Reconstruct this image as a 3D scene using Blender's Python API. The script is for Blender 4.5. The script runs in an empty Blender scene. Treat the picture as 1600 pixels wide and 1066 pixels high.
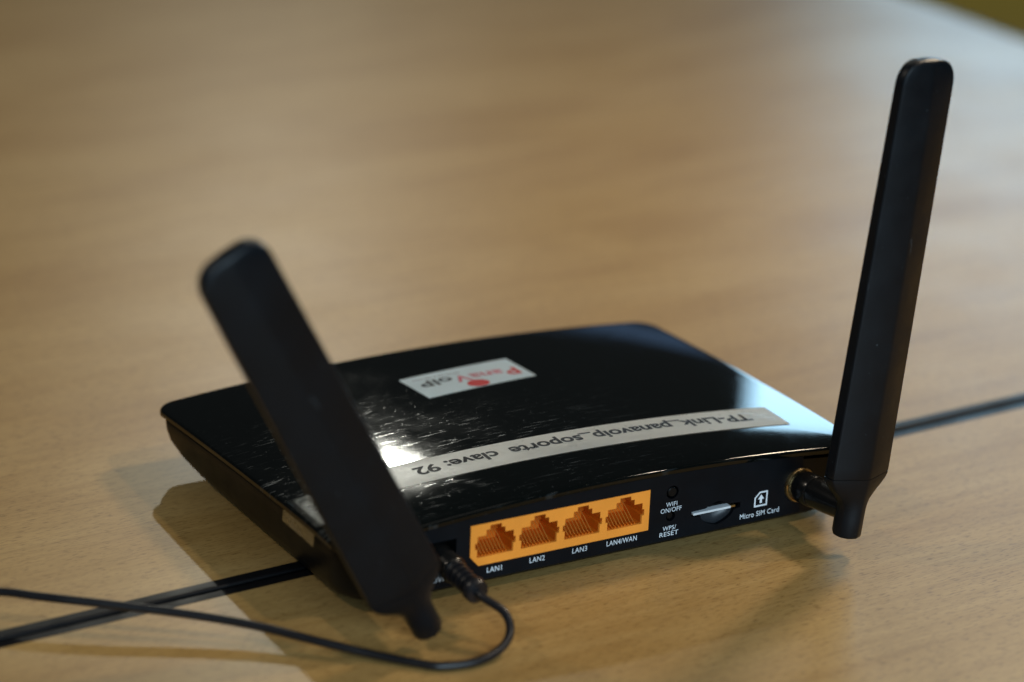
import bpy, bmesh, math, random
from mathutils import Vector, Matrix
random.seed(7)
MM = 0.001
scene = bpy.context.scene
COL = scene.collection

# ------------------------------------------------------------------ camera
cam_data = bpy.data.cameras.new('camera')
cam = bpy.data.objects.new('camera', cam_data)
COL.objects.link(cam)
cam.location = (-0.47995, -0.74609, 0.42534)
cam.rotation_euler = (1.1966195, -0.0393004, -0.5158738)
cam_data.sensor_width = 36.0
cam_data.lens = 103.89
cam_data.clip_start = 0.01
cam_data.clip_end = 100.0
cam_data.dof.use_dof = True
cam_data.dof.focus_distance = 0.988
cam_data.dof.aperture_fstop = 5.3
cam_data.dof.aperture_blades = 0
scene.camera = cam

# ------------------------------------------------------------------ world and lamps
world = bpy.data.worlds.new('World')
scene.world = world
world.use_nodes = True
bg = world.node_tree.nodes['Background']
bg.inputs['Color'].default_value = (0.85, 0.95, 1.0, 1)
bg.inputs['Strength'].default_value = 0.025

def area(name, loc, target, sx, sy, power, color, spread=180):
    d = bpy.data.lights.new(name, 'AREA')
    d.shape = 'RECTANGLE'
    d.size, d.size_y = sx, sy
    d.energy = power
    d.color = color
    d.spread = math.radians(spread)
    o = bpy.data.objects.new(name, d)
    COL.objects.link(o)
    o.location = loc
    o.rotation_euler = (Vector(target) - Vector(loc)).to_track_quat('-Z', 'Y').to_euler()
    return o

def polar(az, el, dist, base=(0.0, 0.07, 0.0)):
    a, e = math.radians(az), math.radians(el)
    return Vector(base) + Vector((math.sin(a) * math.cos(e), math.cos(a) * math.cos(e), math.sin(e))) * dist

# compact bright lamp behind, seen as the glint in the lid and as the sheen on the left of the table
area('ceiling_spot', polar(23.5, 25.5, 2.5), (0, 0.05, 0), 0.035, 0.035, 3.3, (1.0, 1.0, 0.88))
# window behind the right side, mirrored in the right flank of the lid
area('blue_streak_strip', polar(34, 9.5, 2.6), (0, 0.07, 0), 0.5, 0.07, 0.035, (0.3, 0.55, 1.0))  # added faint strip, unseen, only for the bluish streak on the lid
area('window_light', polar(45.8, 12.0, 2.6), (0, 0.07, 0), 0.56, 0.50, 6.0, (0.46, 0.77, 1.0))
# warm lamp over the right side, faint lamp behind the left side, soft cool room light from behind the camera
area('warm_lamp', (0.50, 0.20, 0.53), (0, 0, 0), 0.075, 0.075, 2.0, (1.0, 0.82, 0.60))
area('left_lamp', polar(-66, 45, 1.5), (0, 0, 0), 0.07, 0.07, 2.6, (1.0, 0.88, 0.72))
area('front_right_lamp', polar(121, 52, 1.4), (0, 0, 0), 0.06, 0.06, 3.2, (1.0, 0.84, 0.66))
area('overhead_fill', (0.15, -0.05, 1.5), (0.05, -0.05, 0), 0.9, 0.9, 0.9, (1.0, 0.90, 0.76))  # added soft overhead fill, no known lamp, lifts the table evenly
area('room_light', polar(-170, 20, 2.3), (0, 0, 0.01), 1.5, 1.0, 42.0, (0.62, 0.84, 1.0))

scene.view_settings.view_transform = 'Standard'
scene.view_settings.look = 'None'
scene.view_settings.exposure = 0.0
scene.view_settings.gamma = 1.0

# ------------------------------------------------------------------ materials
def new_mat(name):
    m = bpy.data.materials.new(name)
    m.use_nodes = True
    nt = m.node_tree
    return m, nt, nt.nodes['Principled BSDF']

def node(nt, typ, **kw):
    n = nt.nodes.new(typ)
    for k, v in kw.items():
        setattr(n, k, v)
    return n

def coords(nt, scale=(1, 1, 1), rot=(0, 0, 0)):
    tc = node(nt, 'ShaderNodeTexCoord')
    mp = node(nt, 'ShaderNodeMapping')
    mp.inputs['Scale'].default_value = scale
    mp.inputs['Rotation'].default_value = rot
    nt.links.new(tc.outputs['Object'], mp.inputs['Vector'])
    return mp.outputs['Vector']

def noise(nt, vec, scale, detail=4, rough=0.55, dist=0.0):
    n = node(nt, 'ShaderNodeTexNoise')
    n.inputs['Scale'].default_value = scale
    n.inputs['Detail'].default_value = detail
    n.inputs['Roughness'].default_value = rough
    n.inputs['Distortion'].default_value = dist
    nt.links.new(vec, n.inputs['Vector'])
    return n.outputs['Fac']

def ramp(nt, fac, stops):
    r = node(nt, 'ShaderNodeValToRGB')
    els = r.color_ramp.elements
    while len(els) < len(stops):
        els.new(0.5)
    for e, (p, c) in zip(els, stops):
        e.position = p
        e.color = c if len(c) == 4 else (*c, 1)
    nt.links.new(fac, r.inputs['Fac'])
    return r.outputs['Color']

def mix(nt, fac, a, b, mode='MIX'):
    n = node(nt, 'ShaderNodeMix', data_type='RGBA', blend_type=mode)
    for sock, v in (('Factor', fac), ('A', a), ('B', b)):
        ins = [i for i in n.inputs if i.name == sock and (i.type == 'RGBA' if sock != 'Factor' else i.type == 'VALUE')][0]
        if hasattr(v, 'links'):
            nt.links.new(v, ins)
        else:
            ins.default_value = v if not isinstance(v, tuple) else (*v, 1)
    return [o for o in n.outputs if o.type == 'RGBA'][0]

def math_n(nt, op, a, b):
    n = node(nt, 'ShaderNodeMath', operation=op)
    for i, v in enumerate((a, b)):
        if hasattr(v, 'links'):
            nt.links.new(v, n.inputs[i])
        else:
            n.inputs[i].default_value = v
    return n.outputs[0]

def bump(nt, bsdf, height, strength, dist):
    b = node(nt, 'ShaderNodeBump')
    b.inputs['Strength'].default_value = strength
    b.inputs['Distance'].default_value = dist
    nt.links.new(height, b.inputs['Height'])
    nt.links.new(b.outputs['Normal'], bsdf.inputs['Normal'])

def wood_material():
    m, nt, b = new_mat('beech_laminate')
    rz = math.radians(-4)
    broad = noise(nt, coords(nt, (3.0, 11, 1), (0, 0, rz)), 1.8, 4, 0.55, 0.8)
    streak = noise(nt, coords(nt, (7, 140, 1), (0, 0, rz)), 1.5, 5, 0.6, 0.25)
    fine = noise(nt, coords(nt, (40, 700, 1), (0, 0, rz)), 1.3, 3, 0.6)
    pores = noise(nt, coords(nt, (260, 1900, 1), (0, 0, rz)), 1.0, 2, 0.5)
    c1 = ramp(nt, broad, [(0.3, (0.365, 0.216, 0.066)), (0.5, (0.415, 0.260, 0.090)), (0.72, (0.46, 0.302, 0.118))])
    c2 = ramp(nt, streak, [(0.32, (0.88, 0.85, 0.80)), (0.5, (1, 1, 1)), (0.7, (1.05, 1.06, 1.08))])
    c3 = ramp(nt, fine, [(0.35, (0.90, 0.88, 0.84)), (0.6, (1.02, 1.02, 1.02))])
    c4 = ramp(nt, pores, [(0.35, (0.45, 0.38, 0.28)), (0.43, (1, 1, 1))])
    col = mix(nt, 1.0, c1, c2, 'MULTIPLY')
    col = mix(nt, 1.0, col, c3, 'MULTIPLY')
    col = mix(nt, 0.75, col, c4, 'MULTIPLY')
    nt.links.new(col, b.inputs['Base Color'])
    rr = ramp(nt, noise(nt, coords(nt, (1, 1, 1)), 14, 4), [(0.3, (0.355,) * 3), (0.7, (0.405,) * 3)])
    nt.links.new(rr, b.inputs['Roughness'])
    b.inputs['IOR'].default_value = 1.5
    bump(nt, b, math_n(nt, 'ADD', fine, pores), 0.12, 0.00012)
    return m

def plastic(name, color, rough, spec=0.5, grain=0.0, gscale=2500, var=0.0):
    m, nt, b = new_mat(name)
    b.inputs['Base Color'].default_value = (*color, 1)
    b.inputs['Roughness'].default_value = rough
    b.inputs['Specular IOR Level'].default_value = spec
    v = coords(nt)
    if var:
        n = noise(nt, v, 60, 5)
        c = ramp(nt, n, [(0.35, tuple(x * (1 - var) for x in color)), (0.7, tuple(x * (1 + var) for x in color))])
        nt.links.new(c, b.inputs['Base Color'])
        r = ramp(nt, noise(nt, v, 90, 4), [(0.3, (rough * 0.85,) * 3), (0.7, (min(1, rough * 1.2),) * 3)])
        nt.links.new(r, b.inputs['Roughness'])
    if grain:
        bump(nt, b, noise(nt, v, gscale, 2), grain, 0.0001)
    return m

def lid_material():
    """black piano gloss, hairline scratches and dust, heavier towards the worn rear left corner"""
    m, nt, b = new_mat('scratched_gloss_black')
    b.inputs['Specular IOR Level'].default_value = 0.5
    tc = node(nt, 'ShaderNodeTexCoord')
    sep = node(nt, 'ShaderNodeSeparateXYZ')
    nt.links.new(tc.outputs['Object'], sep.inputs[0])
    # wear mask: 1 at the rear left, fading to the right and the front
    wx = node(nt, 'ShaderNodeMapRange'); wx.inputs[1].default_value = 0.06; wx.inputs[2].default_value = -0.06
    nt.links.new(sep.outputs['X'], wx.inputs[0])
    wy = node(nt, 'ShaderNodeMapRange'); wy.inputs[1].default_value = 0.11; wy.inputs[2].default_value = 0.05
    nt.links.new(sep.outputs['Y'], wy.inputs[0])
    wear = math_n(nt, 'MULTIPLY', wx.outputs[0], wy.outputs[0])
    wear = math_n(nt, 'MULTIPLY', wear, ramp(nt, noise(nt, tc.outputs['Object'], 28, 4), [(0.38, (0.1,) * 3), (0.62, (1,) * 3)]))
    acc = None
    for ang, sc, th in ((12, (70, 1000, 1), 0.675), (75, (90, 1200, 1), 0.68), (128, (80, 1100, 1), 0.68), (40, (110, 1300, 1), 0.69), (158, (60, 1000, 1), 0.685), (100, (30, 1100, 1), 0.70)):
        mp = node(nt, 'ShaderNodeMapping')
        mp.inputs['Scale'].default_value = sc
        mp.inputs['Rotation'].default_value = (0, 0, math.radians(ang))
        nt.links.new(tc.outputs['Object'], mp.inputs['Vector'])
        f = noise(nt, mp.outputs['Vector'], 1.0, 2, 0.5, 0.4)
        s = ramp(nt, f, [(th, (0,) * 3), (th + 0.05, (1,) * 3)])
        acc = s if acc is None else math_n(nt, 'MAXIMUM', acc, s)
    specks = ramp(nt, noise(nt, tc.outputs['Object'], 900, 2, 0.5), [(0.70, (0,) * 3), (0.76, (1,) * 3)])
    blot = ramp(nt, noise(nt, tc.outputs['Object'], 260, 5, 0.7), [(0.55, (0,) * 3), (0.78, (1,) * 3)])
    s1 = math_n(nt, 'MULTIPLY', math_n(nt, 'ADD', acc, math_n(nt, 'MULTIPLY', blot, 0.12)), wear)
    s2 = math_n(nt, 'ADD', s1, math_n(nt, 'MULTIPLY', specks, math_n(nt, 'ADD', math_n(nt, 'MULTIPLY', wear, 0.7), 0.22)))
    fac = math_n(nt, 'MINIMUM', s2, 1.0)
    col = mix(nt, fac, (0.0018, 0.0028, 0.0027), (0.06, 0.07, 0.074))
    nt.links.new(col, b.inputs['Base Color'])
    rg = node(nt, 'ShaderNodeMapRange')
    rg.inputs[3].default_value = 0.035; rg.inputs[4].default_value = 0.45
    nt.links.new(fac, rg.inputs[0])
    smudge = ramp(nt, noise(nt, tc.outputs['Object'], 22, 4, 0.6, 0.6), [(0.48, (0,) * 3), (0.72, (1,) * 3)])
    rg2 = math_n(nt, 'ADD', rg.outputs[0], math_n(nt, 'ADD', math_n(nt, 'MULTIPLY', wear, 0.04), math_n(nt, 'MULTIPLY', smudge, 0.045)))
    nt.links.new(rg2, b.inputs['Roughness'])
    bump(nt, b, math_n(nt, 'ADD', fac, math_n(nt, 'MULTIPLY', noise(nt, tc.outputs['Object'], 40, 3), 0.15)), 0.09, 0.00006)
    return m

M = {}
M['wood'] = wood_material()
M['edge'] = plastic('black_edge_band', (0.005, 0.005, 0.006), 0.42, 0.22, 0.1, 300, 0.25)
M['slab'] = plastic('ochre_wood', (0.30, 0.17, 0.016), 0.75, 0.05, 0.1, 40, 0.12)
M['lid'] = lid_material()
M['shell'] = plastic('satin_black_shell', (0.0045, 0.0045, 0.005), 0.36, 0.22, 0.12, 3500, 0.2)
M['panel'] = plastic('rear_panel_black', (0.0022, 0.0034, 0.0056), 0.5, 0.16, 0.2, 3500, 0.2)
M['antenna'] = plastic('matte_black_antenna', (0.0016, 0.0036, 0.0062), 0.42, 0.28, 0.18, 3000, 0.2)
m = M['antenna']; nt = m.node_tree; b = nt.nodes['Principled BSDF']
old = b.inputs['Base Color'].links[0].from_socket
sp = ramp(nt, noise(nt, coords(nt), 520, 3, 0.6), [(0.715, (0,) * 3), (0.75, (1,) * 3)])
sc = ramp(nt, noise(nt, coords(nt, (500, 60, 120), (0.3, 0.5, 0.8)), 1.0, 3, 0.6), [(0.70, (0,) * 3), (0.76, (0.6,) * 3)])
nt.links.new(mix(nt, math_n(nt, 'MAXIMUM', sp, sc), old, (0.06, 0.075, 0.085)), b.inputs['Base Color'])
M['connector'] = plastic('glossy_black_connector', (0.006, 0.006, 0.006), 0.22, 0.5, 0, 0, 0.2)
M['scoop'] = plastic('scoop_lit_black', (0.024, 0.028, 0.034), 0.36, 0.5, 0.1, 3000, 0.2)  # lighter than the panel: light caught in the bowl put into the colour
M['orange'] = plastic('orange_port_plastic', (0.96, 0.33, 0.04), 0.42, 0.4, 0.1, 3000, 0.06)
M['orange_shaded'] = plastic('orange_socket_shade', (0.66, 0.15, 0.007), 0.5, 0.3, 0.1, 3000, 0.08)  # darker copy of the port orange, shade inside the sockets put into colour
M['print'] = plastic('white_print', (0.74, 0.80, 0.86), 0.6, 0.2, 0, 0, 0.12)
M['tape'] = plastic('label_tape_paper', (0.86, 0.87, 0.82), 0.30, 0.4, 0.08, 900, 0.05)
M['ink'] = plastic('black_ink', (0.012, 0.012, 0.014), 0.5, 0.2, 0, 0, 0.2)
M['sticker'] = plastic('white_sticker', (0.76, 0.90, 0.96), 0.45, 0.3, 0.05, 900, 0.04)
M['red'] = plastic('red_ink', (0.42, 0.014, 0.012), 0.5, 0.2, 0, 0, 0.15)
M['pink'] = plastic('pink_ink', (0.46, 0.09, 0.13), 0.5, 0.2, 0, 0, 0.15)
M['grey_ink'] = plastic('grey_ink', (0.36, 0.39, 0.43), 0.5, 0.2, 0, 0, 0.15)
M['cord'] = plastic('black_cord', (0.008, 0.008, 0.010), 0.35, 0.5, 0.1, 2500, 0.2)
M['rubber'] = plastic('black_rubber', (0.012, 0.012, 0.012), 0.7, 0.3, 0.2, 2500, 0.2)
m, nt, b = new_mat('brass'); M['brass'] = m
b.inputs['Base Color'].default_value = (0.80, 0.56, 0.26, 1); b.inputs['Metallic'].default_value = 1
nt.links.new(ramp(nt, noise(nt, coords(nt), 500, 3), [(0.3, (0.2,) * 3), (0.7, (0.42,) * 3)]), b.inputs['Roughness'])
m, nt, b = new_mat('contact_wire'); M['pin'] = m
b.inputs['Base Color'].default_value = (0.78, 0.30, 0.05, 1); b.inputs['Metallic'].default_value = 0.25
nt.links.new(ramp(nt, noise(nt, coords(nt), 900, 3), [(0.3, (0.25,) * 3), (0.7, (0.4,) * 3)]), b.inputs['Roughness'])
m, nt, b = new_mat('sim_plastic'); M['sim'] = m
b.inputs['Roughness'].default_value = 0.35
nt.links.new(ramp(nt, noise(nt, coords(nt), 300, 3), [(0.3, (0.66, 0.70, 0.74)), (0.7, (0.80, 0.83, 0.86))]), b.inputs['Base Color'])
m, nt, b = new_mat('clear_tape'); M['clear'] = m
b.inputs['Transmission Weight'].default_value = 1.0
b.inputs['Base Color'].default_value = (0.95, 0.97, 0.95, 1); b.inputs['IOR'].default_value = 1.45
nt.links.new(ramp(nt, noise(nt, coords(nt), 120, 5), [(0.35, (0.08,) * 3), (0.7, (0.35,) * 3)]), b.inputs['Roughness'])
bump(nt, b, noise(nt, coords(nt, (1, 1, 1)), 160, 4), 0.5, 0.0003)

# ------------------------------------------------------------------ mesh helpers (millimetres in, metres out)
def empty(name, loc=(0, 0, 0), parent=None):
    o = bpy.data.objects.new(name, None)
    COL.objects.link(o)
    o.location = Vector(loc) * MM
    o.empty_display_size = 0.02
    o.parent = parent
    return o

def tag(o, label, cat, group=None):
    o['label'] = label
    o['category'] = cat
    if group:
        o['group'] = group
    return o

def obj(name, bm, mat, parent=None, smooth=None):
    me = bpy.data.meshes.new(name)
    bmesh.ops.recalc_face_normals(bm, faces=bm.faces)
    for v in bm.verts:
        v.co *= MM
    bm.to_mesh(me)
    bm.free()
    return link_mesh(name, me, mat, parent, smooth)

def link_mesh(name, me, mat, parent=None, smooth=None):
    me.materials.clear()
    me.materials.append(mat)
    if smooth is not None:
        for p in me.polygons:
            p.use_smooth = True
        if smooth < 180:
            me.set_sharp_from_angle(angle=math.radians(smooth))
    o = bpy.data.objects.new(name, me)
    COL.objects.link(o)
    o.parent = parent
    return o

def loft(bm, rings, cap0=True, cap1=True, closed=True):
    vs = [[bm.verts.new(p) for p in r] for r in rings]
    n = len(vs[0])
    for a, b_ in zip(vs, vs[1:]):
        for i in range(n if closed else n - 1):
            j = (i + 1) % n
            bm.faces.new((a[i], a[j], b_[j], b_[i]))
    if cap0:
        bm.faces.new(list(reversed(vs[0])))
    if cap1:
        bm.faces.new(vs[-1])
    return vs

def box(bm, x0, x1, y0, y1, z0, z1, bev=0.0, mat=None):
    r = bmesh.ops.create_cube(bm, size=1.0)
    for v in r['verts']:
        v.co = Vector(((x0 + x1) / 2 + v.co.x * (x1 - x0), (y0 + y1) / 2 + v.co.y * (y1 - y0), (z0 + z1) / 2 + v.co.z * (z1 - z0)))
    if mat is not None:
        bmesh.ops.transform(bm, matrix=mat, verts=r['verts'])
    if bev:
        es = list({e for v in r['verts'] for e in v.link_edges})
        bmesh.ops.bevel(bm, geom=es, offset=bev, segments=2, affect='EDGES', profile=0.5)

def lathe(bm, prof, axis_o, axis_d, seg=32, cap0=True, cap1=True):
    """prof: list of (distance along axis, radius)"""
    d = Vector(axis_d).normalized()
    u = d.orthogonal().normalized()
    w = d.cross(u)
    rings = []
    for t, r in prof:
        c = Vector(axis_o) + d * t
        rings.append([c + (u * math.cos(a) + w * math.sin(a)) * r for a in [2 * math.pi * i / seg for i in range(seg)]])
    loft(bm, rings, cap0, cap1)

def catmull(pts, per=10):
    out = []
    P = [Vector(p) for p in pts]
    P = [P[0] * 2 - P[1]] + P + [P[-1] * 2 - P[-2]]
    for i in range(1, len(P) - 2):
        a, b_, c, d = P[i - 1], P[i], P[i + 1], P[i + 2]
        for k in range(per):
            t = k / per
            out.append(0.5 * ((2 * b_) + (c - a) * t + (2 * a - 5 * b_ + 4 * c - d) * t * t + (3 * b_ - a - 3 * c + d) * t ** 3))
    out.append(P[-2])
    return out

def tube(bm, pts, rad, seg=14):
    prev = None
    rings = []
    for i, p in enumerate(pts):
        d = (pts[min(i + 1, len(pts) - 1)] - pts[max(i - 1, 0)]).normalized()
        u = (d.orthogonal() if prev is None else (prev - d * prev.dot(d))).normalized()
        prev = u
        w = d.cross(u)
        r = rad(i / (len(pts) - 1)) if callable(rad) else rad
        rings.append([p + (u * math.cos(a) + w * math.sin(a)) * r for a in [2 * math.pi * k / seg for k in range(seg)]])
    loft(bm, rings)

def shape2d(polys, depth):
    """filled 2-D outline with holes, extruded; returns a mesh in mm in the x/y plane, z = -depth/2 .. depth/2"""
    cu = bpy.data.curves.new('outline', 'CURVE')
    cu.dimensions = '2D'
    cu.fill_mode = 'BOTH'
    cu.extrude = depth / 2
    for poly in polys:
        sp = cu.splines.new('POLY')
        sp.points.add(len(poly) - 1)
        for pt, (x, y) in zip(sp.points, poly):
            pt.co = (x, y, 0, 1)
        sp.use_cyclic_u = True
    o = bpy.data.objects.new('outline', cu)
    COL.objects.link(o)
    bpy.context.view_layer.update()
    me = bpy.data.meshes.new_from_object(o.evaluated_get(bpy.context.evaluated_depsgraph_get()))
    bpy.data.objects.remove(o)
    bpy.data.curves.remove(cu)
    return me

def text_mesh(body, x0, x1, h, spacing=1.0, bold=0.0):
    """flat lettering scaled so that it spans x0..x1 and capital height is h; mesh in mm in the x/y plane"""
    cu = bpy.data.curves.new('letters', 'FONT')
    cu.body = body
    cu.resolution_u = 4
    cu.space_character = spacing
    cu.offset = bold
    o = bpy.data.objects.new('letters', cu)
    COL.objects.link(o)
    bpy.context.view_layer.update()
    dg = bpy.context.evaluated_depsgraph_get()
    me = bpy.data.meshes.new_from_object(o.evaluated_get(dg))
    cu.body = 'H'
    bpy.context.view_layer.update()
    hm = bpy.data.meshes.new_from_object(o.evaluated_get(bpy.context.evaluated_depsgraph_get()))
    cap = max(v.co.y for v in hm.vertices)
    bpy.data.meshes.remove(hm)
    bpy.data.objects.remove(o)
    bpy.data.curves.remove(cu)
    xs = [v.co.x for v in me.vertices]
    a, b_ = min(xs), max(xs)
    for v in me.vertices:
        v.co.x = x0 + (v.co.x - a) / (b_ - a) * (x1 - x0)
        v.co.y = v.co.y / cap * h
    return me

def to_bm(me, f):
    bm = bmesh.new()
    bm.from_mesh(me)
    bpy.data.meshes.remove(me)
    for v in bm.verts:
        v.co = Vector(f(v.co.x, v.co.y, v.co.z))
    return bm

# ------------------------------------------------------------------ tables
JA = math.atan(0.052)
XE = 572.0
def table(label, y0, y1, sign):
    t = tag(empty('table', (0, 44, 0)), label, 'table')
    t.rotation_euler.z = JA
    bm = bmesh.new()
    box(bm, -1100, XE - 4, min(y0, y1), max(y0, y1), -25, 0)
    obj('tabletop', bm, M['wood'], t)
    # rounded black band along the joint edge: half-round profile swept along x
    yb = y0
    prof = []
    w = 4.6
    for k in range(9):
        a = math.pi / 2 * k / 8
        prof.append((yb - sign * (w - 0.9 + 0.9 * math.sin(a)), -0.9 + 0.9 * math.cos(a) + 0.05))
    prof = [(yb - sign * 0.05, 0.05)] + prof + [(yb - sign * w, -24.8), (yb - sign * 0.05, -24.8)]
    bm = bmesh.new()
    loft(bm, [[(x, y, z) for y, z in prof] for x in (-1100, XE)])
    obj('edge_band', bm, M['edge'], t, 40)
    bm = bmesh.new()
    box(bm, XE - 3.95, XE, min(y0, y1), max(y0, y1), -25, 0.05, 1.2)
    obj('edge_band', bm, M['edge'], t, 40)
    return t
table('beech laminate table reaching towards the viewer, black edge band at the joint', -5.6, -520, -1)
table('beech laminate table behind the black joint, filling the far background', 5.6, 1250, 1)

be = tag(empty('slab', (900, 700, -290)), 'low ochre brown bench beyond the far right end of the table', 'slab')  # stand-in for a guessed ochre surface, raised so the warm lamp reaches it
bm = bmesh.new()
box(bm, -320, 900, -500, 1200, -30, 0, 3)
obj('slab_top', bm, M['slab'], be)

# ------------------------------------------------------------------ router
router = tag(empty('router'), 'glossy black router with two paddle antennas, orange ports and a label tape on its lid', 'router')

def lid_z(x, y):
    u = y / 141.0
    k = 6.0 - 1.0 * u
    return 31.9 - 1.1 * math.exp(-max(y, -1.0) / 8.0) - 0.0126 * y - 0.000225 * y * y - k * (x / 100.0) ** 2

def warp(x, y):        # the far left corner reaches a little further out
    return x if x >= 0 else x * (1 + 0.022 * max(y, 0) / 141.0 + 0.004)

def rrect(x0, x1, y0, y1, r_rear, r_front, seg=10, xcuts=(), ncut=18):
    """rounded outline, counter-clockwise from the rear edge; fixed number of points"""
    pts = []
    n = ncut
    xs = [x0 + r_rear + (x1 - x0 - 2 * r_rear) * i / n for i in range(n + 1)] if not xcuts else list(xcuts)
    pts += [(x, y0) for x in xs]
    for cx, cy, r, a0 in ((x1 - r_rear, y0 + r_rear, r_rear, -90), None or (x1 - r_front, y1 - r_front, r_front, 0),
                          (x0 + r_front, y1 - r_front, r_front, 90), (x0 + r_rear, y0 + r_rear, r_rear, 180)):
        if a0 == 90:
            for i in range(1, n):
                pts.append((x1 - r_front - (x1 - x0 - 2 * r_front) * i / n, y1))
        if a0 in (0, 180):
            yy0, yy1 = (y0 + r_rear, y1 - r_front) if a0 == 0 else (y1 - r_front, y0 + r_rear)
            for i in range(1, 12):
                pts.append((x1 if a0 == 0 else x0, yy0 + (yy1 - yy0) * i / 12))
        for i in range(seg + 1):
            if a0 == 180 and i == seg and not xcuts:
                continue
            if a0 == -90 and i == 0 and not xcuts:
                continue
            a = math.radians(a0 + 90 * i / seg)
            pts.append((cx + r * math.cos(a), cy + r * math.sin(a)))
    return pts

# lid: arched top with a small fillet and a skirt
bm = bmesh.new()
rings = []
LX, LY0, LY1 = 101.0, -0.6, 141.0
def lid_ring(ins, dz):
    return [(warp(x, y), y, lid_z(x, y) + dz) for x, y in rrect(-LX + ins, LX - ins, LY0 + ins, LY1 - ins, max(5.5 - ins, 1), max(7.5 - ins, 1))]
rings.append(lid_ring(4.0, -2.2))
rings.append(lid_ring(0.25, -2.2))
rings.append(lid_ring(0.0, -1.9))
for k in range(6):
    a = math.pi / 2 * k / 5
    rings.append(lid_ring(0.9 * (1 - math.cos(a)), -0.9 + 0.9 * math.sin(a)))
base = rrect(-LX + 0.9, LX - 0.9, LY0 + 0.9, LY1 - 0.9, 4.6, 6.6)
for s in (0.985, 0.96, 0.92, 0.87, 0.81, 0.74, 0.66, 0.58, 0.5, 0.42, 0.34, 0.26, 0.18, 0.10, 0.03):
    rings.append([(warp(x * s, 70 + (y - 70) * s), 70 + (y - 70) * s, lid_z(x * s, 70 + (y - 70) * s)) for x, y in base])
loft(bm, rings, cap0=False)
obj('lid', bm, M['lid'], router, 40)

# lower shell: tapers inward, rear left open behind the panel
bm = bmesh.new()
rings = []
OPEN = 74.0
cuts = [-80, -77, -OPEN] + [-OPEN + 2 * OPEN * i / 10 for i in range(1, 10)] + [OPEN, 77, 80]
def shell_ring(t, ins, rear, rr, rf, cut):
    out = []
    for x, y in rrect(-100.0 + ins, 100.0 - ins, rear, 140.2 - ins - 26.0 * (1 - t) ** 3.4, rr, rf, xcuts=cut):
        top = lid_z(x, y) - 3.8
        out.append((warp(x, y), y, 2.6 + (top - 2.6) * t))
    return out
cut2 = [c * 74.0 / 80 if abs(c) > OPEN else c for c in cuts]
spec = [(1.0, 4.0, 0.4, 4.2, 5), (1.0, 0.75, 0.4, 7, 8), (0.975, 0.45, 0.4, 7.2, 8), (0.8, 0.55, 0.4, 8, 8), (0.55, 0.95, 0.4, 10, 8.5),
        (0.32, 1.9, 0.4, 12, 10), (0.16, 3.2, 0.4, 14, 12), (0.06, 4.6, 0.4, 15, 14), (0.015, 6.2, 1.0, 15, 14), (0.0, 7.6, 2.4, 14, 13)]
for t, ins, rear, rr, rf in reversed(spec):
    c = [-(100 - ins - rr), -76.5, -OPEN] + cuts[3:-3] + [OPEN, 76.5, (100 - ins - rr)]
    rings.append(shell_ring(t, ins, rear, rr, rf, c))
vs = loft(bm, rings, cap0=True, cap1=False)
kill = [f for f in bm.faces if all(v.co.y < 0.45 and abs(v.co.x) < OPEN + 0.6 for v in f.verts) and f.calc_center_median().z > 4]
bmesh.ops.delete(bm, geom=kill, context='FACES')
obj('lower_shell', bm, M['shell'], router, 50)
for x in (-80, 80):
    for y in (16, 96):
        bm = bmesh.new()
        lathe(bm, [(0, 6), (0.4, 6.4), (2.8, 6.4)], (x, y, 0), (0, 0, 1), 20)
        obj('foot', bm, M['rubber'], router, 40)

# rear panel with real openings
def circ(cx, cy, r, n=28, ry=None):
    return [(cx + r * math.cos(2 * math.pi * i / n), cy + (ry or r) * math.sin(2 * math.pi * i / n)) for i in range(n)]
PX = 75.5
outline = [(-PX, 4.2), (PX, 4.2)] + [(PX - 2 * PX * i / 40, lid_z(PX - 2 * PX * i / 40, 0) - 2.3) for i in range(41)]
BX0, BX1, BZ0, BZ1 = -54.0, 13.8, 9.5, 24.15
block_o = [(BX0 + 3.2, BZ0), (BX1, BZ0), (BX1, BZ1), (BX0, BZ1), (BX0, BZ0 + 3.6)]
JX, JZ = -64.6, 15.2
jack_h = [(JX - 5.6, JZ - 5.6), (JX + 5.6, JZ - 5.6), (JX + 5.6, JZ + 5.6), (JX - 5.6, JZ + 5.6)]
wifi_c, reset_c = (22.8, 21.5), (22.6, 12.7)
SX, SZ = 41.3, 10.4
scoop = []
for i in range(40):      # lens-shaped finger scoop crossed by the card slot
    a = 2 * math.pi * i / 40
    scoop.append((SX + 6.6 * math.cos(a), SZ + 4.3 * math.sin(a) * (1 - 0.25 * abs(math.cos(a)))))
slot_l, slot_r, sz0, sz1 = 31.0, 50.6, 10.9, 12.7
# merge scoop outline and slot outline into one hole
hole = []
for i in range(41):
    a = math.pi * i / 40
    x, z = SX + 6.6 * math.cos(a), SZ + 4.3 * math.sin(a) * (1 - 0.25 * abs(math.cos(a)))
    if z > sz1:
        hole.append((x, z))
hole = [(slot_r, sz0), (slot_r, sz1)] + hole + [(slot_l, sz1), (slot_l, sz0)]
for i in range(41):
    a = math.pi + math.pi * i / 40
    x, z = SX + 6.6 * math.cos(a), SZ + 4.3 * math.sin(a) * (1 - 0.25 * abs(math.cos(a)))
    if z < sz0:
        hole.append((x, z))
me = shape2d([outline, [(x, z) for x, z in block_o], jack_h, circ(*wifi_c, 2.35), circ(*reset_c, 1.75), hole], 1.4)
PF = -0.2       # front plane of the panel
panel_o = obj('rear_panel', to_bm(me, lambda x, y, z: (x, PF + 0.7 - z, y)), M['panel'], router)

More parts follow.
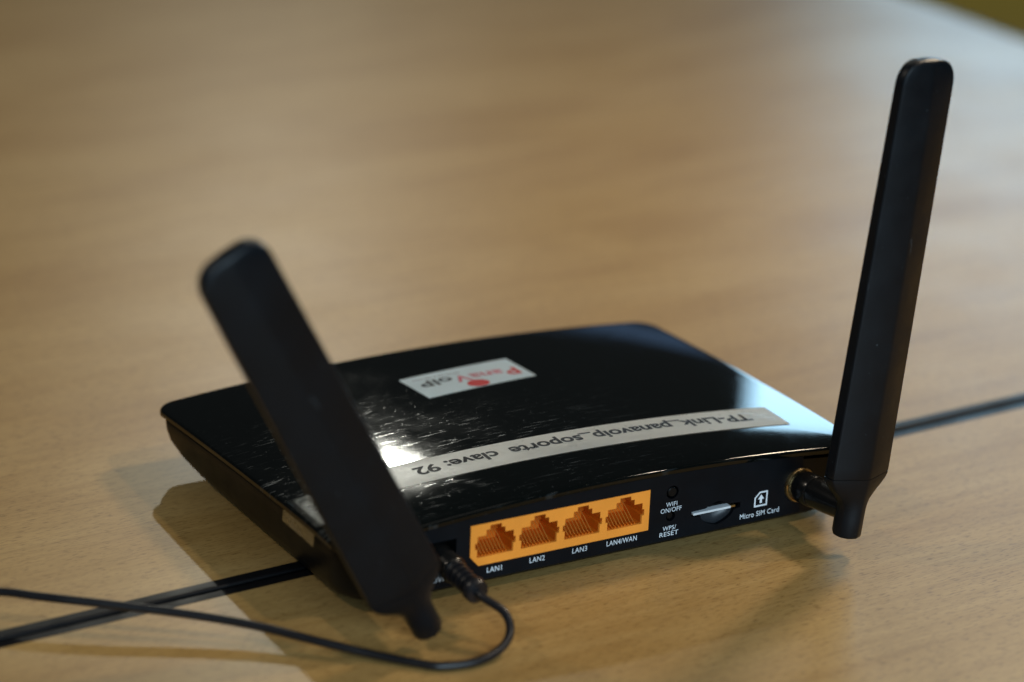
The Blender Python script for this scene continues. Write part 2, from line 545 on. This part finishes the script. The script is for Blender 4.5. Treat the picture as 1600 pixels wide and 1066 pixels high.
def print_on_panel(name, body, x0, x1, z, h, **kw):
    me = text_mesh(body, x0, x1, h, bold=0.002, spacing=1.06, **kw)
    return obj(name, to_bm(me, lambda x, y, zz: (x, PF - 0.06, z + y)), M['print'], panel_o)
print_on_panel('port_label', 'LAN1', -47.4, -41.9, 6.25, 1.8)
print_on_panel('port_label', 'LAN2', -31.5, -25.8, 6.5, 1.8)
print_on_panel('port_label', 'LAN3', -15.3, -9.7, 6.65, 1.8)
print_on_panel('port_label', 'LAN4/WAN', -2.1, 9.6, 6.6, 1.8)
print_on_panel('button_label', 'WIFI', 20.5, 24.9, 16.5, 1.55)
print_on_panel('button_label', 'ON/OFF', 18.5, 26.7, 14.4, 1.6)
print_on_panel('button_label', 'WPS/', 19.7, 25.0, 7.8, 1.55)
print_on_panel('button_label', 'RESET', 18.6, 26.0, 5.7, 1.6)
print_on_panel('slot_label', 'Micro SIM Card', 50.8, 66.8, 6.05, 1.85)
print_on_panel('jack_label', 'POWER', -69.0, -59.6, 6.5, 1.8)
# card symbol: outlined card with cut corner and an arrow
o1 = [(56.3, 9.5), (61.6, 9.5), (61.6, 15.0), (58.3, 15.0), (56.3, 13.0)]
o2 = [(56.85, 10.05), (61.05, 10.05), (61.05, 14.45), (58.5, 14.45), (56.85, 12.8)]
arrow = [(58.55, 10.7), (59.45, 10.7), (59.45, 12.2), (60.25, 12.2), (59.0, 13.9), (57.75, 12.2), (58.55, 12.2)]
obj('slot_symbol', to_bm(shape2d([o1, o2, arrow], 0.0), lambda x, y, z: (x, PF - 0.06, y)), M['print'], panel_o)

# orange port block: extruded face with stepped openings
CX = [-44.75, -28.4, -12.05, 4.3]
def port_outline(c, g=0.0):
    h = [(-6.7, 12.4), (6.7, 12.4), (6.7, 15.4), (7.5, 15.4), (7.5, 17.6), (6.7, 17.6), (6.7, 19.9), (3.5, 19.9), (3.5, 21.8),
         (2.1, 21.8), (2.1, 23.2), (-2.1, 23.2), (-2.1, 21.8), (-3.5, 21.8), (-3.5, 19.9), (-6.7, 19.9), (-6.7, 17.6), (-7.5, 17.6), (-7.5, 15.4), (-6.7, 15.4)]
    return [(c + x, z) for x, z in h]
BF = -0.45
me = shape2d([block_o] + [port_outline(c) for c in CX], 12.0)
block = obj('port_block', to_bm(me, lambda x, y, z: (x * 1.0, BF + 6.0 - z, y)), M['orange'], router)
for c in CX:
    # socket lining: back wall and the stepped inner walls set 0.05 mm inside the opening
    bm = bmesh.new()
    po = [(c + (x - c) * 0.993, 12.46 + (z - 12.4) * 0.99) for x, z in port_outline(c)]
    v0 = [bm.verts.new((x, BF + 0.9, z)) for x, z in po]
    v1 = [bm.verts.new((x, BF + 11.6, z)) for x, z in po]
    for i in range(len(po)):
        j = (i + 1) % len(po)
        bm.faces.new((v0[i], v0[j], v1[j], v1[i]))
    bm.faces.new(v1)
    obj('port_socket', bm, M['orange_shaded'], block)
    # comb ribs on the floor and left wall, and eight bent contact wires
    bm = bmesh.new()
    for k in range(9):
        x = c - 5.0 + k * 1.25 - 0.62
        box(bm, x - 0.2, x + 0.2, BF + 0.7, BF + 3.2, 12.5, 13.0)
    obj('contact_comb', bm, M['orange_shaded'], block)['kind'] = 'stuff'
    bm = bmesh.new()
    for k in range(8):
        x = c - 4.4 + k * 1.25
        tube(bm, [Vector((x, BF + 1.0, 12.75)), Vector((x, BF + 1.6, 13.0)), Vector((x, BF + 5.5, 15.6)), Vector((x, BF + 9.5, 17.8)), Vector((x, BF + 10.5, 18.0))], 0.13, 6)
    obj('contact_wires', bm, M['pin'], block, 60)['kind'] = 'stuff'

# push buttons, sunk in their holes
for (cx, cz), r, nm in ((wifi_c, 1.75, 'wifi_button'), (reset_c, 1.25, 'reset_button')):
    bm = bmesh.new()
    lathe(bm, [(0, r * 0.2), (0.0, r * 0.85), (0.25, r), (6, r)], (cx + 0.25, PF + 0.35 if r > 1.5 else PF + 0.9, cz - 0.15), (0, 1, 0), 24)
    obj(nm, bm, M['shell'], router, 40)

# finger scoop: shallow bowl behind the hole, with the card slot above it
bm = bmesh.new()
rings = []
for k in range(7):
    f = k / 6
    s = math.cos(f * math.pi / 2) * 1.02 + 0.001
    rings.append([(SX + (x - SX) * s, PF + 0.9 + 3.2 * math.sin(f * math.pi / 2), SZ + (z - SZ) * s) for x, z in scoop])
loft(bm, rings, cap0=False)
obj('finger_scoop', bm, M['scoop'], router, 60)
bm = bmesh.new()
box(bm, slot_l + 0.3, slot_r - 0.3, PF + 1.3, PF + 12, sz1 - 0.1, sz1 + 0.5)
obj('card_guide', bm, M['shell'], router)
sim = tag(empty('sim_card', (38.9, -0.4, 11.95)), 'thin silvery white card standing edge-out in the slot of the rear panel', 'sim card')
bm = bmesh.new()
box(bm, -7.6, 7.4, -0.5, 10, -0.42, 0.38, 0.1)
obj('card_body', bm, M['sim'], sim)
bm = bmesh.new()
box(bm, 7.45, 9.4, -0.2, 10, -0.42, 0.38, 0.1)
o = obj('card_spring', bm, M['brass'], sim)

# power jack: square recess with a round barrel
bm = bmesh.new()
q = [(x, z) for x, z in jack_h]
v0 = [bm.verts.new((x, PF + 0.3, z)) for x, z in q]
v1 = [bm.verts.new((JX + (x - JX) * 0.94, PF + 8, JZ + (z - JZ) * 0.94)) for x, z in q]
for i in range(4):
    bm.faces.new((v0[i], v0[(i + 1) % 4], v1[(i + 1) % 4], v1[i]))
bm.faces.new(v1)
obj('power_jack', bm, M['connector'], router)

# lid-surface helpers: anything stuck on the lid follows its arch
def on_lid_grid(corners, nx, ny, off):
    """corners: a,b (far left, far right) and c,d (near left, near right) in lid x/y; returns bm"""
    (ax, ay), (bx, by), (cx_, cy_), (dx, dy) = corners
    bm = bmesh.new()
    g = []
    for j in range(ny + 1):
        v = j / ny
        row = []
        for i in range(nx + 1):
            u = i / nx
            x = (ax * (1 - u) + bx * u) * (1 - v) + (cx_ * (1 - u) + dx * u) * v
            y = (ay * (1 - u) + by * u) * (1 - v) + (cy_ * (1 - u) + dy * u) * v
            row.append(bm.verts.new((x, y, lid_z(x, y) + off)))
        g.append(row)
    for j in range(ny):
        for i in range(nx):
            bm.faces.new((g[j][i], g[j][i + 1], g[j + 1][i + 1], g[j + 1][i]))
    bmesh.ops.solidify(bm, geom=bm.faces[:], thickness=0.10)
    return bm

def stick(bm, off, ang, ox, oy):
    ca, sa = math.cos(ang), math.sin(ang)
    for v in bm.verts:
        x, y = ox + v.co.x * ca - v.co.y * sa, oy + v.co.x * sa + v.co.y * ca
        v.co = Vector((x, y, lid_z(x, y) + off))
    return bm

# white label tape with black lettering, read from the front of the router
TA = (-72.0, 42.8); TB = (84.5, 37.4)
tl = Vector((TB[0] - TA[0], TB[1] - TA[1]))
ta = math.atan2(tl.y, tl.x)
def tape_pt(s, w):      # s along the tape from the left end, w across, towards the front
    return (TA[0] + s * math.cos(ta) - w * math.sin(ta), TA[1] + s * math.sin(ta) + w * math.cos(ta))
TL = tl.length
TW = 17.0
tape = obj('label_tape', on_lid_grid((tape_pt(0, 0), tape_pt(TL, 0), tape_pt(0, -TW), tape_pt(TL, -TW)), 60, 4, 0.16), M['tape'], router, 30)
def tape_text(body, s_right, s_left, w, h):
    me = text_mesh(body, 0, s_right - s_left, h, bold=0.027)
    px, py = tape_pt(s_right, w)
    bm = to_bm(me, lambda x, y, z: (x, y, 0))
    bmesh.ops.triangulate(bm, faces=bm.faces)
    return obj('tape_lettering', stick(bm, 0.24, ta + math.pi, px, py), M['ink'], tape)
LETTERS = [('TP-Link_panavoip_soporte', 145.4, 51.6, -5.4, 5.9), ('clave: 92', 47.0, 16.0, -5.4, 5.9)]
for body, a, b_, w, h in LETTERS:
    tape_text(body, a, b_, w, h)

# white sticker with the round red mark
sa = 0.0
st = obj('sticker', on_lid_grid(((-22.2, 111.1), (23.2, 114.2), (-21.4, 89.3), (23.8, 93.0)), 20, 4, 0.14), M['sticker'], router, 30)
def sticker_text(body, x_right, x_left, y, h, mat, bold=0.0):
    me = text_mesh(body, 0, x_right - x_left, h, bold=bold)
    bm = to_bm(me, lambda x, y_, z: (x, y_, 0))
    bmesh.ops.triangulate(bm, faces=bm.faces)
    return obj('sticker_lettering', stick(bm, 0.22, sa + math.pi, x_right, y), mat, st)
sticker_text('P', 20.8, 15.6, 104.4, 7.0, M['red'], 0.02)
sticker_text('ana', 15.0, 2.0, 104.3, 5.6, M['pink'], 0.015)
sticker_text('V', 1.6, -4.6, 104.6, 6.2, M['pink'], 0.02)
sticker_text('oIP', -5.0, -18.2, 105.2, 5.6, M['ink'], 0.02)
bm = bmesh.new()        # the line of print too small to read: a row of short strokes
random.seed(11)
x = 0.5
while x > -18.5:
    w_ = random.uniform(0.5, 1.1)
    vs_ = [bm.verts.new(p) for p in ((x, 107.1, 0), (x - w_, 107.1, 0), (x - w_, 107.1 + random.uniform(0.7, 1.2), 0), (x, 108.2, 0))]
    bm.faces.new(vs_)
    x -= w_ + random.choice((0.3, 0.3, 0.9))
fine = obj('sticker_fine_print', stick(bm, 0.22, 0, 0, 0), M['grey_ink'], st)
fine['kind'] = 'stuff'
bm = bmesh.new()
bmesh.ops.create_circle(bm, cap_ends=True, segments=32, radius=3.4)
for v in bm.verts:
    v.co.x *= 1.25
obj('sticker_dot', stick(bm, 0.22, 0, 1.2, 94.8), M['red'], st)

# crinkled clear tape folded over the left rear edge
bm = bmesh.new()
random.seed(3)
prev = None
rows = []
for j in range(14):
    y = 16.5 + j * 1.75
    row = []
    for i in range(14):
        s = i / 13
        jit = random.uniform(-0.12, 0.12)
        if s < 0.72:
            x = -82.0 - (101.25 - 82.0) * s / 0.72
            row.append((x, y + (6 * (1 - s / 0.72)) * (0.6 - j / 13), lid_z(max(x, -101), y) + 0.18 + abs(jit)))
        else:
            t = (s - 0.72) / 0.28
            row.append((-101.35 - 0.5 * t + jit * 0.6, y, lid_z(-101, y) - 0.4 - 6.0 * t))
    rows.append([bm.verts.new(p) for p in row])
for a, b_ in zip(rows, rows[1:]):
    for i in range(13):
        bm.faces.new((a[i], a[i + 1], b_[i + 1], b_[i]))
bmesh.ops.solidify(bm, geom=bm.faces[:], thickness=0.06)
obj('clear_tape', bm, M['clear'], router, 60)

# ------------------------------------------------------------------ antennas
def hexpoly(w, ts, tr):
    """outline of the blade: flat sides, shallow centre ridge front and back, eased corners"""
    c = 0.7
    h, t = w / 2, ts / 2
    half = [(h, 0), (h, t - c), (h - 0.25, t - 0.25), (h - c * 1.2, t + 0.05), (h * 0.5, t + (tr / 2 - t) * 0.5), (0.9, tr / 2 - 0.06), (0, tr / 2)]
    q = half + [(-x, y) for x, y in reversed(half[:-1])]
    return q + [(x, -y) for x, y in reversed(q[1:-1])]

def section(z, f, w, ts, tr, rx=5.0):
    """f=0: round hinge barrel, f=1: blade"""
    out = []
    for x, y in hexpoly(w, ts, tr):
        a = math.atan2(y / (tr / 2), x / (w / 2))
        out.append((x * f + rx * math.cos(a) * (1 - f), y * f + rx * math.sin(a) * (1 - f), z))
    return out

def antenna(base, lean, tip, length, conn_x, conn_z, twist=0.0):
    ZT = length
    Z0 = 13.0
    rot = Matrix.Rotation(math.radians(lean), 4, 'Y') @ Matrix.Rotation(math.radians(tip), 4, 'X') @ Matrix.Rotation(math.radians(twist), 4, 'Z')
    # blade
    bm = bmesh.new()
    rings = []
    def wt(z):
        u = (z - Z0) / (ZT - Z0)
        return 26.0 - 3.0 * u, 4.8 - 0.4 * u, 12.4 - 2.6 * u - 3.2 * max(0.0, (u - 0.78) / 0.22)
    zs = [Z0, Z0 + 0.4, Z0 + 4, Z0 + 20, Z0 + 50, Z0 + 85, ZT - 24, ZT - 15, ZT - 9.5]
    for z in zs:
        w, ts, tr = wt(z)
        k = 0.985 if z == Z0 else 1
        rings.append(section(z, 1, w * k, ts * k, tr * k))
    for k in range(1, 9):
        a = math.pi / 2 * k / 8
        w, ts, tr = wt(ZT - 9.5)
        dz = 9.5 * math.sin(a) * (1 - 0.12 * math.sin(a))
        cw = (w / 2 - 7.5) + 7.5 * math.cos(a)
        e = max(0.0, (k - 5) / 3)
        ct = 1 - 0.28 * e * e
        rings.append(section(ZT - 9.5 + dz, 1, 2 * cw, ts * ct, (tr * (1 - k / 9) + (ts + 0.3) * k / 9) * ct))
    w, ts, tr = wt(ZT)
    rings.append(section(ZT - 0.75, 1, w * 0.18, ts * 0.5, ts * 0.5))
    loft(bm, rings)
    a_ = obj('antenna', bm, M['antenna'], router, 28)
    pose = Matrix.Translation(Vector(base) * MM) @ rot
    a_.location = Vector(base) * MM
    a_.rotation_euler = rot.to_euler()
    # hinge neck: barrel that flares into the blade
    bm = bmesh.new()
    rings = []
    for z, f, r in ((-9.2, 0, 4.1), (-8.9, 0, 4.7), (-8.2, 0, 4.95), (-2, 0, 5.0), (1.0, 0.0, 5.05), (3.0, 0.07, 5.05), (5.0, 0.24, 5.05), (7.0, 0.5, 5.05), (9.0, 0.74, 5.05), (11.0, 0.92, 5.05), (12.2, 0.985, 5.05), (12.9, 1.0, 5.05)):
        w, ts, tr = wt(Z0)
        rings.append(section(z, f, w, ts, tr, r))
    loft(bm, rings)
    obj('hinge', bm, M['antenna'], a_, 50)
    # connector from the panel to the hinge: in router space, parented to the antenna
    inv = pose.inverted()
    def child(name, bm, mat, sm):
        for v in bm.verts:
            v.co = (inv @ (v.co * MM)) / MM
        return obj(name, bm, mat, a_, sm)
    o0 = Vector((conn_x, 0.3, conn_z))
    d = Vector(base) - o0
    L = d.length
    bm = bmesh.new()
    lathe(bm, [(0.0, 6.2), (1.2, 6.2), (1.6, 5.9), (1.6, 5.0)], o0, d, 40)
    child('brass_ring', bm, M['brass'], 40)
    bm = bmesh.new()
    lathe(bm, [(1.4, 5.3), (2.0, 5.65), (8.5, 5.65), (9.2, 5.4), (9.3, 5.1), (9.9, 5.1), (10.0, 5.35), (16, 5.2), (20, 5.0), (L - 4.0, 4.75), (L - 1.5, 4.6)], o0, d, 40)
    child('connector', bm, M['connector'], 40)
    return a_

antenna((76.6, -27.0, 16.2), 5.6, 0, 156.4, 74.6, 14.6, 8)
antenna((-87.0, -27.0, 13.5), -28.7, 5.6, 152.6, -86.0, 14.6)

# ------------------------------------------------------------------ power cable
pc = tag(empty('power_cable', (-64.6, -12, 0)), 'thin black power lead plugged into the router and looping left over the table joint', 'cable')
pc.location = (0, 0, 0)
p0, p1 = Vector((JX - 0.1, 4.0, JZ + 0.2)), Vector((-63.6, -26.0, 12.6))
d = (p1 - p0)
bm = bmesh.new()
lathe(bm, [(0, 4.0), (0.2, 4.6), (2, 4.5), (12, 4.5), (13.2, 4.3), (13.6, 3.9)], p0, d, 28)
obj('plug', bm, M['connector'], pc, 40)
bm = bmesh.new()
prof = [(13.4, 3.6)]
for k in range(4):
    t = 13.6 + k * 2.5
    prof += [(t, 3.9 - 0.1 * k), (t + 1.5, 3.85 - 0.1 * k), (t + 1.55, 2.9), (t + 2.45, 2.9)]
prof += [(23.7, 3.9), (24.2, 4.1), (27.0, 4.0), (27.5, 3.6), (27.6, 1.5)]
lathe(bm, prof, p0, d, 28)
obj('strain_relief', bm, M['cord'], pc, 40)
dn = d.normalized()
e = p0 + dn * 27.0
path = [e, e + dn * 3.5, (-60.2, -34.2, 10.2), (-60.8, -39.2, 6.0), (-66.2, -43.0, 3.0), (-75.7, -45.0, 1.6), (-86.8, -42.8, 1.5), (-92.9, -37.6, 1.5), (-103.2, -27.7, 2.2), (-115.1, -16.1, 3.6),
        (-129.5, -0.5, 5.0), (-145.4, 12.6, 6.2), (-161.9, 24.2, 7.3), (-171.8, 31.2, 7.8), (-185.0, 40.9, 8.2), (-194.7, 48.7, 8.3), (-216, 62, 7.5), (-250, 78, 4.5), (-300, 92, 1.5), (-420, 104, 1.5)]
bm = bmesh.new()
tube(bm, catmull(path, 10), 1.4, 14)
obj('cord', bm, M['cord'], pc, 60)
